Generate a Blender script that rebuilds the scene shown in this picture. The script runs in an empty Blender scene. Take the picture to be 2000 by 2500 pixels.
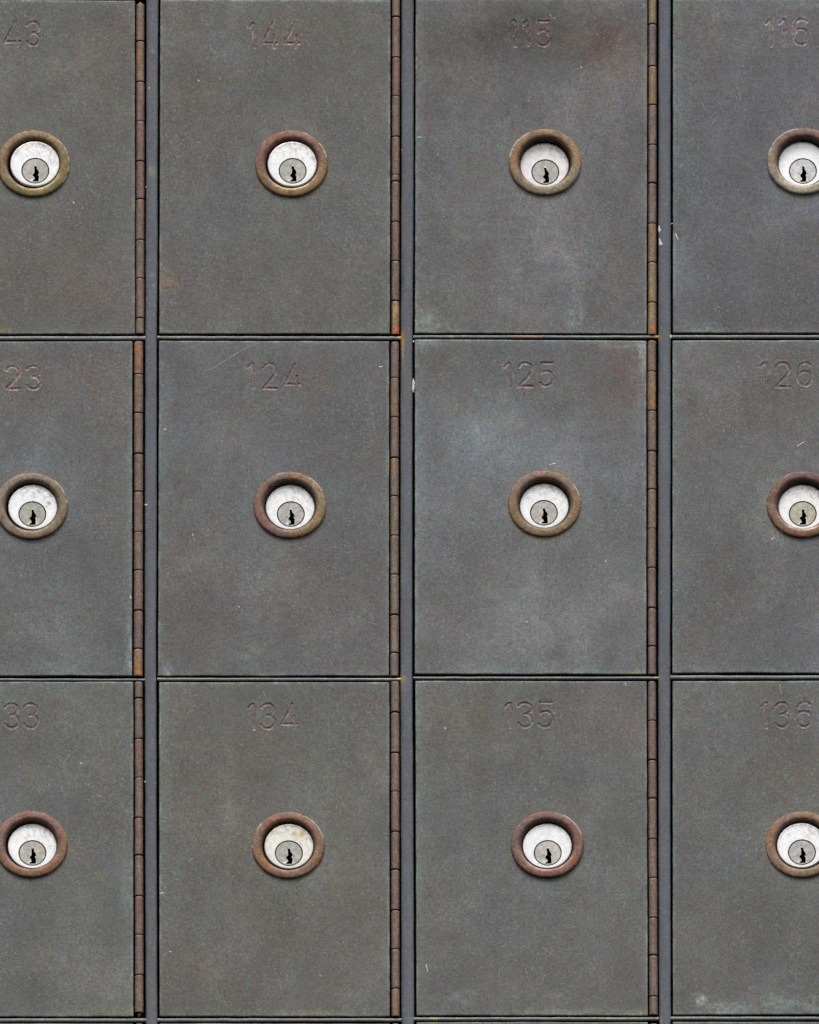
import bpy, math
import numpy as np
from mathutils.geometry import tessellate_polygon
from mathutils import Vector

# ------------------------------------------------------------------ camera, sky, sun, exposure
S = 0.0002                      # one layout unit = 0.2 mm
TH = math.radians(23.8)         # camera looks up at the boxes from below
CT, ST = math.cos(TH), math.sin(TH)
sc = bpy.context.scene
cam_d = bpy.data.cameras.new("camera"); cam = bpy.data.objects.new("camera", cam_d)
sc.collection.objects.link(cam); sc.camera = cam
cam_d.type = 'ORTHO'; cam_d.ortho_scale = 2500 * S
cam_d.clip_start = 0.01; cam_d.clip_end = 20
cam.location = (0, -1.2 * CT, -1.2 * ST)
cam.rotation_euler = (math.radians(90) + TH, 0, 0)

SUN_EL, SUN_AZ = math.radians(60), math.radians(-12)   # azimuth from straight in front of the wall
world = bpy.data.worlds.new("World"); sc.world = world; world.use_nodes = True
wn = world.node_tree; wn.nodes.clear()
sky = wn.nodes.new('ShaderNodeTexSky'); sky.sky_type = 'NISHITA'; sky.sun_disc = False
sky.sun_elevation = SUN_EL; sky.sun_rotation = math.pi + SUN_AZ
sky.air_density = 1.0; sky.dust_density = 4.0
hs = wn.nodes.new('ShaderNodeHueSaturation'); hs.inputs['Saturation'].default_value = 0.22
bg = wn.nodes.new('ShaderNodeBackground'); bg.inputs['Strength'].default_value = 0.1
wo = wn.nodes.new('ShaderNodeOutputWorld')
wn.links.new(sky.outputs[0], hs.inputs['Color']); wn.links.new(hs.outputs[0], bg.inputs['Color'])
wn.links.new(bg.outputs[0], wo.inputs['Surface'])
sun_d = bpy.data.lights.new("sun", 'SUN'); sun = bpy.data.objects.new("sun", sun_d)
sc.collection.objects.link(sun)
sun_d.energy = 1.5; sun_d.angle = math.radians(24); sun_d.color = (1.0, 0.965, 0.92)
sdir = Vector((math.sin(SUN_AZ) * math.cos(SUN_EL), -math.cos(SUN_AZ) * math.cos(SUN_EL), math.sin(SUN_EL)))
sun.rotation_euler = sdir.to_track_quat('Z', 'Y').to_euler(); sun.location = sdir * 3
vs = sc.view_settings
vs.view_transform = 'Standard'; vs.look = 'None'; vs.gamma = 1.0; vs.use_curve_mapping = False
vs.exposure = 0.46
sc.cycles.use_denoising = False

# ------------------------------------------------------------------ helpers
def lin(c):
    c = np.asarray(c, float) / 255.0
    return np.where(c <= 0.04045, c / 12.92, ((np.clip(c, 0.0001, None) + 0.055) / 1.055) ** 2.4)

KA = 0.80   # patinated metal is darker than it looks under this sky
def alb(c): return lin(c) * KA

def px(x, y, d=0.0):
    """layout x, layout y (down) and depth into the wall -> metres"""
    x = np.asarray(x, float); y = np.asarray(y, float); d = np.asarray(d, float)
    x, y, d = np.broadcast_arrays(x, y, d)
    return np.stack([(x - 1000) * S, d * S, (1250 - y) / CT * S], -1)

def vnoise(x, y, sx, sy, seed):
    """smooth value noise in -1..1"""
    r = np.random.RandomState(seed)
    T = r.uniform(-1, 1, (97, 89))
    fx = np.asarray(x) / sx + 500.37; fy = np.asarray(y) / sy + 500.71
    ix = np.floor(fx).astype(int); iy = np.floor(fy).astype(int)
    tx = fx - ix; ty = fy - iy
    tx = tx * tx * (3 - 2 * tx); ty = ty * ty * (3 - 2 * ty)
    g = lambda a, b: T[a % 97, b % 89]
    return (g(ix, iy) * (1 - tx) + g(ix + 1, iy) * tx) * (1 - ty) + (g(ix, iy + 1) * (1 - tx) + g(ix + 1, iy + 1) * tx) * ty

def fbm(x, y, sx, sy, seed, o=3):
    v = 0; a = 1; t = 0
    for i in range(o):
        v = v + a * vnoise(x, y, sx / 2 ** i, sy / 2 ** i, seed + 17 * i); t += a * a; a *= 0.55
    return v / math.sqrt(t)

def make(name, verts, faces, mat, parent=None, origin=(0, 0, 0), col=None, smooth=True, mats=None, fm=None):
    """verts: world metres (n,3); faces: (m,4) array or list of tuples"""
    me = bpy.data.meshes.new(name)
    v = np.asarray(verts, float) - np.asarray(origin, float)
    if isinstance(faces, np.ndarray):
        m, k = faces.shape
        me.vertices.add(len(v)); me.vertices.foreach_set('co', v.ravel())
        me.loops.add(m * k); me.loops.foreach_set('vertex_index', faces.astype(np.int32).ravel())
        me.polygons.add(m); me.polygons.foreach_set('loop_start', np.arange(0, m * k, k, dtype=np.int32))
        me.polygons.foreach_set('loop_total', np.full(m, k, dtype=np.int32))
    else:
        me.from_pydata([tuple(p) for p in v], [], [tuple(int(i) for i in f) for f in faces])
    me.update(calc_edges=True); me.validate()
    if smooth is True:
        me.polygons.foreach_set('use_smooth', np.ones(len(me.polygons), bool))
    for mm in ([mat] if mats is None else mats): me.materials.append(mm)
    if fm is not None: me.polygons.foreach_set('material_index', np.asarray(fm, np.int32))
    if col is not None:
        a = me.color_attributes.new('patina', 'FLOAT_COLOR', 'POINT')
        c4 = np.ones((len(v), 4), np.float32); c4[:, :3] = col
        a.data.foreach_set('color', c4.ravel())
    o = bpy.data.objects.new(name, me); sc.collection.objects.link(o)
    if parent is not None: o.parent = parent
    return o

def sharp(o, deg=40):
    me = o.data; me.polygons.foreach_set('use_smooth', np.ones(len(me.polygons), bool))
    me.set_sharp_from_angle(angle=math.radians(deg))

def empty(name, loc, label, cat, group=None, kind=None):
    o = bpy.data.objects.new(name, None); sc.collection.objects.link(o)
    o.location = loc; o.empty_display_size = 0.01; o['label'] = label; o['category'] = cat
    if group: o['group'] = group
    if kind: o['kind'] = kind
    return o

def gridfaces(nx, ny):
    i = np.arange(nx - 1)[:, None]; j = np.arange(ny - 1)[None, :]
    a = i * ny + j
    return np.stack([a, a + 1, a + ny + 1, a + ny], -1).reshape(-1, 4)

# ------------------------------------------------------------------ materials
def mat_metal(name, rough=0.5, metallic=0.2, spec=0.5, grain=0.10, chroma=0.06, bump=0.15, gscale=700, rvar=0.12, flat=None, fleck=0.0):
    m = bpy.data.materials.new(name); m.use_nodes = True; nt = m.node_tree; N = nt.nodes; L = nt.links
    b = N['Principled BSDF']
    geo = N.new('ShaderNodeNewGeometry')
    if flat is None:
        base = N.new('ShaderNodeAttribute'); base.attribute_name = 'patina'; bo = base.outputs['Color']
    else:
        base = N.new('ShaderNodeRGB'); base.outputs[0].default_value = (*flat, 1); bo = base.outputs[0]
    def noise(scale, detail, off=0.0):
        mp = N.new('ShaderNodeMapping'); mp.inputs['Location'].default_value = (off, off * 1.7, -off)
        n = N.new('ShaderNodeTexNoise'); n.inputs['Scale'].default_value = scale; n.inputs['Detail'].default_value = detail
        n.inputs['Roughness'].default_value = 0.6
        L.new(geo.outputs['Position'], mp.inputs['Vector']); L.new(mp.outputs[0], n.inputs['Vector']); return n
    def centred(sock, amp):
        r = N.new('ShaderNodeMapRange'); r.clamp = False
        r.inputs['From Min'].default_value = 0.3; r.inputs['From Max'].default_value = 0.7
        r.inputs['To Min'].default_value = 1 - amp; r.inputs['To Max'].default_value = 1 + amp
        L.new(sock, r.inputs['Value']); return r.outputs[0]
    n1 = noise(gscale, 3); n2 = noise(gscale * 0.45, 3, 3.1)
    g1 = centred(n1.outputs['Fac'], grain)
    sep = N.new('ShaderNodeSeparateColor'); L.new(n2.outputs['Color'], sep.inputs[0])
    comb = N.new('ShaderNodeCombineColor')
    for i in range(3):
        L.new(centred(sep.outputs[i], chroma), comb.inputs[i])
    v1 = N.new('ShaderNodeVectorMath'); v1.operation = 'MULTIPLY'
    L.new(bo, v1.inputs[0]); L.new(comb.outputs[0], v1.inputs[1])
    v2 = N.new('ShaderNodeVectorMath'); v2.operation = 'SCALE'
    L.new(v1.outputs[0], v2.inputs[0]); L.new(g1, v2.inputs['Scale'])
    last = v2.outputs[0]
    if fleck:
        n3 = noise(gscale * 2.6, 2, 7.7)
        mr = N.new('ShaderNodeMapRange'); mr.inputs['From Min'].default_value = 0.56; mr.inputs['From Max'].default_value = 0.76
        mr.inputs['To Min'].default_value = 1.0; mr.inputs['To Max'].default_value = 1.0 + fleck
        L.new(n3.outputs['Fac'], mr.inputs['Value'])
        md = N.new('ShaderNodeMapRange'); md.inputs['From Min'].default_value = 0.26; md.inputs['From Max'].default_value = 0.46
        md.inputs['To Min'].default_value = 1.0 - fleck * .45; md.inputs['To Max'].default_value = 1.0
        L.new(n3.outputs['Fac'], md.inputs['Value'])
        mm = N.new('ShaderNodeMath'); mm.operation = 'MULTIPLY'; L.new(mr.outputs[0], mm.inputs[0]); L.new(md.outputs[0], mm.inputs[1])
        v3 = N.new('ShaderNodeVectorMath'); v3.operation = 'SCALE'
        L.new(last, v3.inputs[0]); L.new(mm.outputs[0], v3.inputs['Scale']); last = v3.outputs[0]
        # sparse pale specks, denser inside cloudy zones
        n4 = noise(gscale * 1.1, 1.5, 11.3); n5 = noise(gscale * 0.055, 3, 5.9)
        z = N.new('ShaderNodeMapRange'); z.inputs['From Min'].default_value = 0.4; z.inputs['From Max'].default_value = 0.62
        z.inputs['To Min'].default_value = 0.0; z.inputs['To Max'].default_value = 0.075
        L.new(n5.outputs['Fac'], z.inputs['Value'])
        ad = N.new('ShaderNodeMath'); ad.operation = 'ADD'; L.new(n4.outputs['Fac'], ad.inputs[0]); L.new(z.outputs[0], ad.inputs[1])
        sp = N.new('ShaderNodeMapRange'); sp.inputs['From Min'].default_value = 0.68; sp.inputs['From Max'].default_value = 0.80
        sp.inputs['To Min'].default_value = 0.0; sp.inputs['To Max'].default_value = fleck
        L.new(ad.outputs[0], sp.inputs['Value'])
        mx = N.new('ShaderNodeMix'); mx.data_type = 'RGBA'; mx.inputs[7].default_value = (0.26, 0.27, 0.275, 1)
        L.new(sp.outputs[0], mx.inputs[0]); L.new(last, mx.inputs[6]); last = mx.outputs[2]
    L.new(last, b.inputs['Base Color'])
    rr = N.new('ShaderNodeMapRange'); rr.inputs['From Min'].default_value = 0.3; rr.inputs['From Max'].default_value = 0.7
    rr.inputs['To Min'].default_value = rough - rvar; rr.inputs['To Max'].default_value = rough + rvar
    L.new(n2.outputs['Fac'], rr.inputs['Value']); L.new(rr.outputs[0], b.inputs['Roughness'])
    b.inputs['Metallic'].default_value = metallic; b.inputs['Specular IOR Level'].default_value = spec
    if bump:
        bp = N.new('ShaderNodeBump'); bp.inputs['Strength'].default_value = bump; bp.inputs['Distance'].default_value = 0.0002
        L.new(n1.outputs['Fac'], bp.inputs['Height']); L.new(bp.outputs[0], b.inputs['Normal'])
    return m

M_panel = mat_metal('patinated_brass', 0.58, 0.15, 0.45, grain=0.29, chroma=0.15, bump=0.3, gscale=760, fleck=0.65)
M_frame = mat_metal('frame_bronze', 0.52, 0.2, 0.5, grain=0.19, chroma=0.08, bump=0.22, gscale=760, fleck=0.5)
M_hinge = mat_metal('hinge_bronze', 0.6, 0.1, 0.4, grain=0.32, chroma=0.12, bump=0.4, gscale=800, fleck=0.5)
M_ring = mat_metal('ring_bronze', 0.62, 0.08, 0.35, grain=0.34, chroma=0.12, bump=0.45, gscale=900, fleck=0.5)
M_disc = mat_metal('satin_nickel', 0.38, 0.3, 0.6, grain=0.06, chroma=0.015, bump=0.2, gscale=480, rvar=0.12)
M_plug = mat_metal('worn_nickel', 0.38, 0.5, 0.5, grain=0.24, chroma=0.07, bump=0.3, gscale=480)
M_black = mat_metal('keyway_black', 0.9, 0.0, 0.0, flat=(0.002, 0.002, 0.002), bump=0)
M_back = mat_metal('cabinet_inside', 0.95, 0.0, 0.0, flat=(0.006, 0.006, 0.006), bump=0)
M_side = mat_metal('metal_edge_dark', 0.8, 0.0, 0.1, flat=(0.012, 0.010, 0.009), bump=0)  # near-black flat colour for the sides of doors, posts and rails
M_chip = mat_metal('bare_chip', 0.5, 0.0, 0.4, flat=(0.62, 0.62, 0.58), grain=0.06, chroma=0.02, bump=0)
M_scratch = mat_metal('scratch', 0.5, 0.1, 0.4, flat=(0.30, 0.30, 0.29), grain=0.1, chroma=0.02, bump=0)

# ------------------------------------------------------------------ number glyphs (stroke centre lines, 0..1)
GL = {
 '2': [[(.02,.17),(.12,.07),(.3,.01),(.5,0),(.72,.03),(.9,.12),(.96,.25),(.9,.38),(.72,.55),(.0,1),(1,1)]],
 '3': [[(0,.14),(.18,.04),(.42,0),(.68,.02),(.86,.1),(.93,.22),(.86,.35),(.66,.45),(.42,.47)],
       [(.6,.455),(.84,.53),(.98,.66),(.97,.8),(.82,.93),(.58,1),(.32,.99),(.12,.93),(0,.83)]],
 '4': [[(.7,0),(0,.83),(1,.83)],[(.83,.5),(.83,1)]],
 '5': [[(.92,0),(.1,0),(.07,.45),(.3,.38),(.58,.36),(.82,.44),(.97,.6),(.97,.76),(.84,.91),(.6,.99),(.36,1),(.14,.95),(0,.87)]],
 '6': [[(.9,.09),(.72,.01),(.45,0),(.2,.08),(.05,.25),(0,.48),(0,.7),(.12,.88),(.34,.99),(.62,1),(.86,.92),(1,.72),(.97,.54),(.8,.42),(.52,.37),(.25,.41),(.04,.56)]],
}
def strokes(spec):
    """spec: list of (digit, x0, x1, ytop, ybottom)"""
    out = []
    for d, x0, x1, y0, y1 in spec:
        if d == '1':
            out.append([(x1 - 13, y0 + 9), (x1 - 9, y0 + 4), (x1 - 4, y0), (x1, y0 + 0.5), (x1, y1)])
        else:
            for pl in GL[d]:
                out.append([(x0 + a * (x1 - x0), y0 + b * (y1 - y0)) for a, b in pl])
    return out
def dist_strokes(X, Y, pls):
    D = np.full(X.shape, 1e9)
    for pl in pls:
        for (ax, ay), (bx, by) in zip(pl[:-1], pl[1:]):
            vx, vy = bx - ax, by - ay; L2 = vx * vx + vy * vy + 1e-9
            t = np.clip(((X - ax) * vx + (Y - ay) * vy) / L2, 0, 1)
            D = np.minimum(D, np.hypot(X - ax - t * vx, Y - ay - t * vy))
    return D

# ------------------------------------------------------------------ layout measured in layout units
NUM = {
 (0,0): [('1',0,-8,54,112),('4',12.5,49,53,112),('3',67,97,54,111)],
 (0,1): [('1',0,621.5,58,116),('4',641,676,56,116),('4',694,730,56,116)],
 (0,2): [('1',0,1257.5,51,112),('1',0,1291,51,111),('5',1312,1344,52,112)],
 (0,3): [('1',0,1883,49,112),('1',0,1916,48,111),('6',1938,1972,47,109)],
 (1,0): [('1',0,-8,893,950),('2',15,49,894,949),('3',66,99,893,949)],
 (1,1): [('1',0,618,888,948),('2',643,675,888,948),('4',695,731,890,948)],
 (1,2): [('1',0,1245,887,944),('2',1267,1300,886,943),('5',1319,1352,886,942)],
 (1,3): [('1',0,1871.5,886,944),('2',1894,1929,886,944),('6',1949,1981,886,941)],
 (2,0): [('1',0,-10,1719,1779),('3',13,46,1719,1778),('3',59,93,1719,1778)],
 (2,1): [('1',0,620.5,1719,1779),('3',638,671,1719,1779),('4',688,725,1719,1778)],
 (2,2): [('1',0,1246.5,1717,1776),('3',1266,1300,1716,1775),('5',1315,1350,1715,1775)],
 (2,3): [('1',0,1873,1716,1776),('3',1894,1927,1716,1776),('6',1944,1981,1715,1775)],
}
# door corners: x left (top, bottom), x right (top, bottom), y top (left, right), y bottom (left, right)
DOOR = {
 (0,0): (-236,-236, 330,330, 0,0, 815.5,815.5), (0,1): (391.5,389, 954,952, -1,-1, 815,815.5),
 (0,2): (1015,1013, 1581,1579, -4,-4, 812.5,814.5), (0,3): (1643,1643, 2209,2209, -4,-4, 813,813),
 (1,0): (-240,-240, 323.5,323, 833,833, 1650,1649.5), (1,1): (388.5,386, 950.5,950, 831,832.5, 1650,1649.5),
 (1,2): (1013,1013, 1578.5,1578.5, 828,831, 1645,1646), (1,3): (1642,1641.5, 2208,2208, 830,830, 1643,1643),
 (2,0): (-238,-238, 326,326, 1664,1664, 2482,2482), (2,1): (388.5,389.5, 951,952, 1665,1665, 2481.5,2481.5),
 (2,2): (1014,1017, 1579,1582, 1661.5,1662.5, 2479,2479), (2,3): (1642,1643, 2208,2209, 1662,1662, 2477,2477),
 (3,0): (-238,-238, 326,326, 2498,2498, 3316,3316), (3,1): (390,391, 952,953, 2498,2498, 3316,3316),
 (3,2): (1017,1018, 1582,1583, 2495,2495, 3313,3313), (3,3): (1643,1643, 2209,2209, 2494,2494, 3311,3311),
}
# lock: ring centre x,y; disc centre x; plug centre x; depth of the cylinder face
LOCK = {
 (0,0): (82,401.2,85.3,86.5,-4), (0,1): (712,401.2,713.7,714.7,-3), (0,2): (1331,397.2,1329.5,1331.5,15), (0,3): (1962,394.8,1959,1960.5,14),
 (1,0): (77,1236.8,80.2,79.2,3), (1,1): (708,1234.8,708.7,710.2,8), (1,2): (1329.5,1231.2,1329,1328.2,9), (1,3): (1961,1233,1960,1960,11),
 (2,0): (76.5,2063,79.4,79.4,6), (2,1): (704,2065.5,705.7,705.5,1), (2,2): (1336.3,2063.5,1336.3,1337.5,4), (2,3): (1958,2063.5,1957,1958.2,0),
 (3,0): (77,2897,79,79,4), (3,1): (705,2898,706,706,4), (3,2): (1337,2895,1337,1338,4), (3,3): (1959,2895,1959,1960,4),
}
# ring colours: main, second, angle the second colour leans to (deg, 0=right, 90=up), wear and painted highlight at the lower lip, chip arcs
RING = {
 (0,0): ((150,116,82),(138,122,72),-40,0.8,[(-34,-22),(-14,-4),(2,12),(18,30),(34,48),(103,106)]),
 (0,1): ((142,96,84),(150,118,76),-70,0.9,[(10,26),(30,38),(62,70),(138,142)]),
 (0,2): ((150,110,78),(152,134,104),-60,0.15,[(118,172)]),
 (0,3): ((134,98,88),(182,172,146),-95,0.3,[(100,150),(158,170)]),
 (1,0): ((144,120,98),(138,116,92),0,0.1,[(22,50),(5,10)]),
 (1,1): ((136,96,86),(152,122,82),-10,0.1,[(25,58),(100,112)]),
 (1,2): ((144,112,90),(146,118,84),-60,0.15,[(14,36)]),
 (1,3): ((124,86,84),(140,102,74),-100,1.0,[]),
 (2,0): ((142,100,92),(150,104,72),-60,0.35,[]),
 (2,1): ((150,106,90),(156,112,82),-80,0.05,[(12,60),(138,150),(181,185)]),
 (2,2): ((130,92,88),(150,100,88),-70,0.6,[(18,62)]),
 (2,3): ((146,106,88),(152,120,90),-80,0.1,[(45,60)]),
}
BASE = {
 (0,0): (106,105,101), (0,1): (106,105,102), (0,2): (105,104,104), (0,3): (103,103,104),
 (1,0): (106,107,106), (1,1): (105,105,105), (1,2): (111,112,112), (1,3): (105,105,105),
 (2,0): (107,107,103), (2,1): (107,106,101), (2,2): (106,106,103), (2,3): (107,107,104),
}
# blotches per door: x, y, rx, ry, colour shift, raggedness
RED, BRN, TEA, BLU, LGT, OLV, ORG, YEL, DRK = (7,-2,-3),(4,-.5,-5),(13,20,18),(-1,1,4),(8,9,8),(2,2,-5),(34,4,-10),(24,17,-12),(-7,-6,-7)
BLOT = {
 (0,0): [(250,120,90,90,BRN,.3),(215,130,40,40,(5,3,3),.4),(280,690,110,80,RED,.5),(70,740,8,26,TEA,.9),(90,500,180,60,BLU,.4),(10,805,26,8,YEL,.9),(130,700,150,100,BRN,.4)],
 (0,1): [(500,110,90,80,BRN,.5),(525,95,14,45,BLU,.5),(515,130,30,30,(-2,6,10),.7),(416,692,13,10,ORG,.6),(405,680,24,22,(22,4,-6),.6),(936,795,12,26,TEA,.8),(490,250,100,80,BRN,.4),(700,60,200,50,OLV,.3),(860,90,60,40,DRK,.5),(540,440,120,120,BLU,.3),(480,560,70,60,(2,6,9),.6),(945,700,12,120,(6,9,4),.5),(700,700,200,80,BRN,.2)],
 (0,2): [(1210,85,150,55,(-11,-13,-16),.5),(1280,70,100,45,(-12,-14,-17),.4),(1460,100,110,60,(-3,-14,-18),.4),(1075,130,70,110,OLV,.4),(1500,150,60,60,(6,-4,-8),.5),(1130,330,100,120,BLU,.3),(1409,750,14,45,TEA,.95),(1395,780,20,20,TEA,.9),(1060,795,60,22,TEA,.8),(1040,780,30,30,(8,14,12),.7),(1230,560,200,120,(5,6,8),.5),(1300,700,160,80,(9,10,11),.5),(1330,520,80,50,(12,12,12),.4),(1310,620,70,150,(9,9,9),.5),(1350,260,120,60,(7,7,9),.6),(1420,190,60,50,LGT,.7),(1385,270,8,60,LGT,.7),(1070,740,60,60,OLV,.3),(1025,260,10,260,(9,10,12),.4),(1440,400,30,120,(2,6,8),.5)],
 (0,3): [(1750,70,110,50,BRN,.4),(1760,30,60,14,(8,14,12),.8),(1850,300,180,200,(-2,0,5),.3),(1662,300,18,380,(2,10,10),.4),(1980,520,90,40,(12,14,18),.3),(1850,520,160,80,(2,4,9),.3),(1730,800,45,12,TEA,.9),(1735,806,40,5,YEL,.8),(1980,12,50,8,(20,28,26),.6),(1700,640,120,120,BLU,.3)],
 (1,0): [(170,920,150,60,BRN,.3),(240,960,90,70,RED,.4),(95,1150,110,50,(5,9,12),.3),(180,1250,130,60,BLU,.3),(100,1500,150,60,(3,8,9),.5),(314,1400,10,250,(5,14,12),.4),(317,1590,7,50,(30,36,34),.8),(150,1628,180,18,(6,12,14),.4),(60,1400,120,60,BLU,.5)],
 (1,1): [(520,890,80,60,(2,4,9),.5),(590,960,10,110,DRK,.5),(780,930,60,40,RED,.5),(790,945,8,8,(26,2,-4),.4),(900,980,40,60,LGT,.4),(770,1105,20,10,(14,6,0),.6),(700,1100,160,40,(4,5,8),.4),(620,1350,24,300,(3,6,6),.5),(430,1340,40,100,(5,-1,-6),.4),(600,1450,200,100,BRN,.3),(460,1560,80,60,(3,-2,-4),.4),(400,1100,14,300,(4,10,9),.4),(600,1600,50,20,(6,14,10),.6),(405,1640,14,18,(30,36,36),.6)],
 (1,2): [(1080,880,70,60,(-4,-9,-13),.4),(1520,920,70,80,(10,-8,-12),.5),(1300,860,260,22,DRK,.4),(1100,985,26,24,(8,6,-3),.4),(1225,965,12,12,(9,7,-3),.4),(1430,990,30,26,(6,7,3),.4),(1160,1085,60,50,(6,9,10),.7),(1163,1052,10,16,TEA,.8),(1290,1060,210,70,(9,10,12),.5),(1400,1150,180,80,(7,8,10),.5),(1180,1130,90,120,(6,8,10),.5),(1330,1470,230,90,(9,10,11),.5),(1200,1270,120,80,BLU,.4),(1290,1560,200,60,LGT,.4),(1340,1440,160,80,(7,8,9),.4),(1028,1200,14,400,(4,10,10),.4),(1330,1640,260,22,(2,10,10),.4),(1400,1590,120,30,DRK,.4),(1564,1641,14,7,(44,34,-22),.9),(1545,1645,24,3,(46,14,-22),.9),(1568,860,8,36,(36,44,44),.8),(1540,842,60,8,(22,30,30),.8),(1040,836,40,8,(22,30,30),.8),(1350,1310,60,30,(5,4,-4),.4),(1170,1160,240,120,(2,5,8),.4),(1562,1000,10,80,(4,12,12),.5)],
 (1,3): [(1720,880,36,30,RED,.5),(1680,850,40,26,(6,12,10),.6),(1700,920,80,50,(4,6,6),.5),(1850,1000,180,120,BRN,.2),(1680,1560,60,60,BRN,.4),(1950,1220,120,80,(5,6,7),.4),(1830,1250,60,60,(2,7,8),.4),(1655,1300,14,340,(3,9,8),.4),(1692,1625,14,18,(12,20,16),.8),(1940,1630,70,20,(4,12,12),.6),(1960,1560,100,60,BLU,.4)],
 (2,0): [(150,1690,200,26,(2,8,6),.3),(60,1930,90,60,(0,2,8),.4),(70,1905,22,18,(9,2,-2),.4),(225,1860,20,14,(8,10,14),.5),(120,2180,160,60,(-1,3,4),.4),(192,2185,16,14,(8,10,14),.4),(245,2145,14,14,(10,6,-4),.5),(306,2180,12,160,(6,12,10),.4),(285,2410,40,60,(3,9,8),.6),(130,2340,40,30,(6,7,10),.4),(280,2470,60,10,YEL,.8)],
 (2,1): [(545,1950,30,70,(8,12,12),.4),(560,1850,14,200,(6,8,6),.3),(500,2000,100,120,BRN,.3),(800,1850,40,60,(5,8,5),.4),(450,2380,60,50,RED,.5),(560,2400,60,40,(7,0,-4),.5),(525,2420,26,60,(2,12,8),.5),(853,2430,16,8,(18,20,20),.4),(848,2455,18,24,(9,11,10),.5),(400,1950,14,280,(3,10,10),.4),(770,2474,70,8,(26,22,-4),.9),(700,2150,200,100,(2,3,-1),.3),(470,2090,80,100,(-1,2,6),.4)],
 (2,2): [(1480,1740,80,60,RED,.4),(1550,1780,16,14,(14,-4,-4),.5),(1150,1760,130,60,OLV,.3),(1020,1760,12,60,(6,14,12),.6),(1090,2260,26,10,(9,5,-3),.6),(1300,2200,160,80,(0,4,6),.4),(1120,2440,50,22,(14,18,22),.6),(1360,2430,20,8,(14,20,18),.5),(1400,2470,160,10,(14,16,6),.8),(1560,2474,20,8,(50,32,-6),.8),(1560,2100,14,300,(4,9,7),.4),(1415,2225,10,10,(12,1,-2),.5),(1028,2000,12,300,(3,10,9),.4),(1280,2330,160,60,(0,1,5),.4)],
 (2,3): [(1780,1780,30,40,(0,4,10),.4),(1880,1700,12,26,(14,2,-3),.6),(1895,1716,8,10,(18,2,-4),.6),(1712,2440,15,12,(44,58,52),.85),(1730,2452,20,10,TEA,.9),(1780,2462,42,13,(24,36,34),.9),(1900,2450,60,16,(14,26,25),.9),(1990,2455,30,20,(14,26,25),.9),(1700,2245,8,8,(0,16,6),.6),(1790,2050,120,120,(-2,2,4),.3),(1950,2020,120,120,(5,6,4),.3),(1720,2380,90,60,(3,-1,-3),.4),(1820,1690,40,30,(5,8,2),.5),(1900,1900,180,60,BRN,.2)],
}
# scratches and specks: (x0,y0,x1,y1,width,bright)
SCR = {
 (0,0): [(179,494,181,496,3,1),(160,90,166,84,1.5,0),(174,122,182,117,1.3,0)],
 (0,1): [(484,196,486,198,3.4,1),(640,176,644,172,1.4,0),(688,190,694,187,1.3,0),(770,200,780,200,1.4,0)],
 (0,2): [(1418,164,1420,166,3,1),(1021,334,1029,335,2.4,1),(1456,650,1459,652,2.4,0),(1384,270,1386,300,1.6,0),(1343,36,1347,42,2.2,0),(1351,44,1358,46,2.2,0),(1538,695,1546,702,1.5,0)],
 (0,3): [(1650,570,1655,583,3,1),(1708,240,1722,268,1.2,0),(1965,224,1968,226,2,0),(1683,512,1690,516,1.3,0)],
 (1,0): [(118,1018,128,1026,1.6,0),(40,1083,52,1086,1.4,0),(309,962,313,964,3,0),(318,1456,320,1462,3,1)],
 (1,1): [(512,904,570,868,2.0,0),(570,868,600,850,2.2,0),(600,850,634,838,1.5,0),(553,1043,592,1021,1.3,0),(926,896,934,895,3,1),(402,1047,405,1049,3.6,1),(582,1481,584,1483,3,1),(470,1304,472,1308,2.4,1),(473,1312,475,1322,1.4,0),(457,1378,467,1398,1.8,0),(900,1519,920,1525,1.6,0),(400,1395,418,1384,1.2,0)],
 (1,2): [(1341,1135.5,1350,1132.5,1.5,1),(1350,1132.5,1356,1131.5,3.4,1),(1285,1517,1288,1519,3.4,1),(1478,1369,1480,1371,3,1),(1075,915,1077,917,3,0),(1148,1628,1152,1624,1.8,0)],
 (1,3): [(1946,1089.5,1965,1078,2.2,1),(1884,1317,1892,1312,2.6,1),(1906,1330,1914,1326,2,0),(1824,843,1842,839,1.6,0),(1872,1610,1874,1611,2.6,0),(1758,1432,1792,1482,1,0),(1802,894,1804,898,2.6,0)],
 (2,0): [(197,1863,200,1865,3.4,1),(219,2389,221,2391,3.2,0),(46,1872,50,1870,2.6,0),(38,2326,40,2332,2,0),(150,1933,154,1930,2,0),(169,1770,176,1778,1.4,0)],
 (2,1): [(391,2182,400,2179,3,1),(415,2323,418,2325,3,1),(461,2104,472,2097,2.4,0),(781,2381,785,2384,4,0),(643,1688,648,1700,1.8,0),(821,1767,824,1769,2.6,0),(512,2049,518,2064,1.2,0),(692,2252,696,2255,2.4,0),(846,2048,850,2050,2.2,0)],
 (2,2): [(1041,2355,1044,2372,2.2,1),(1086,1777,1088,1780,3.2,1),(1421,1685,1424,1692,2,0),(1526,1668,1529,1674,2,1),(1325,2315,1362,2340,1.5,0),(1328,1911,1334,1913,2,0),(1108,2361,1120,2372,1.4,0),(1173,2360,1180,2366,1.6,0),(1150,2204,1152,2206,2.4,0),(1505,2184,1507,2186,2.4,0),(1415,2331,1434,2329,1.3,0)],
 (2,3): [(1904,1670,1906,1684,2.4,0),(1906,1684,1909,1697,1.6,0),(1863,1939,1866,1936,2,0),(1832,2114,1833,2116,2.4,0),(1760,2014,1762,2016,2,0)],
}

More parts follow.
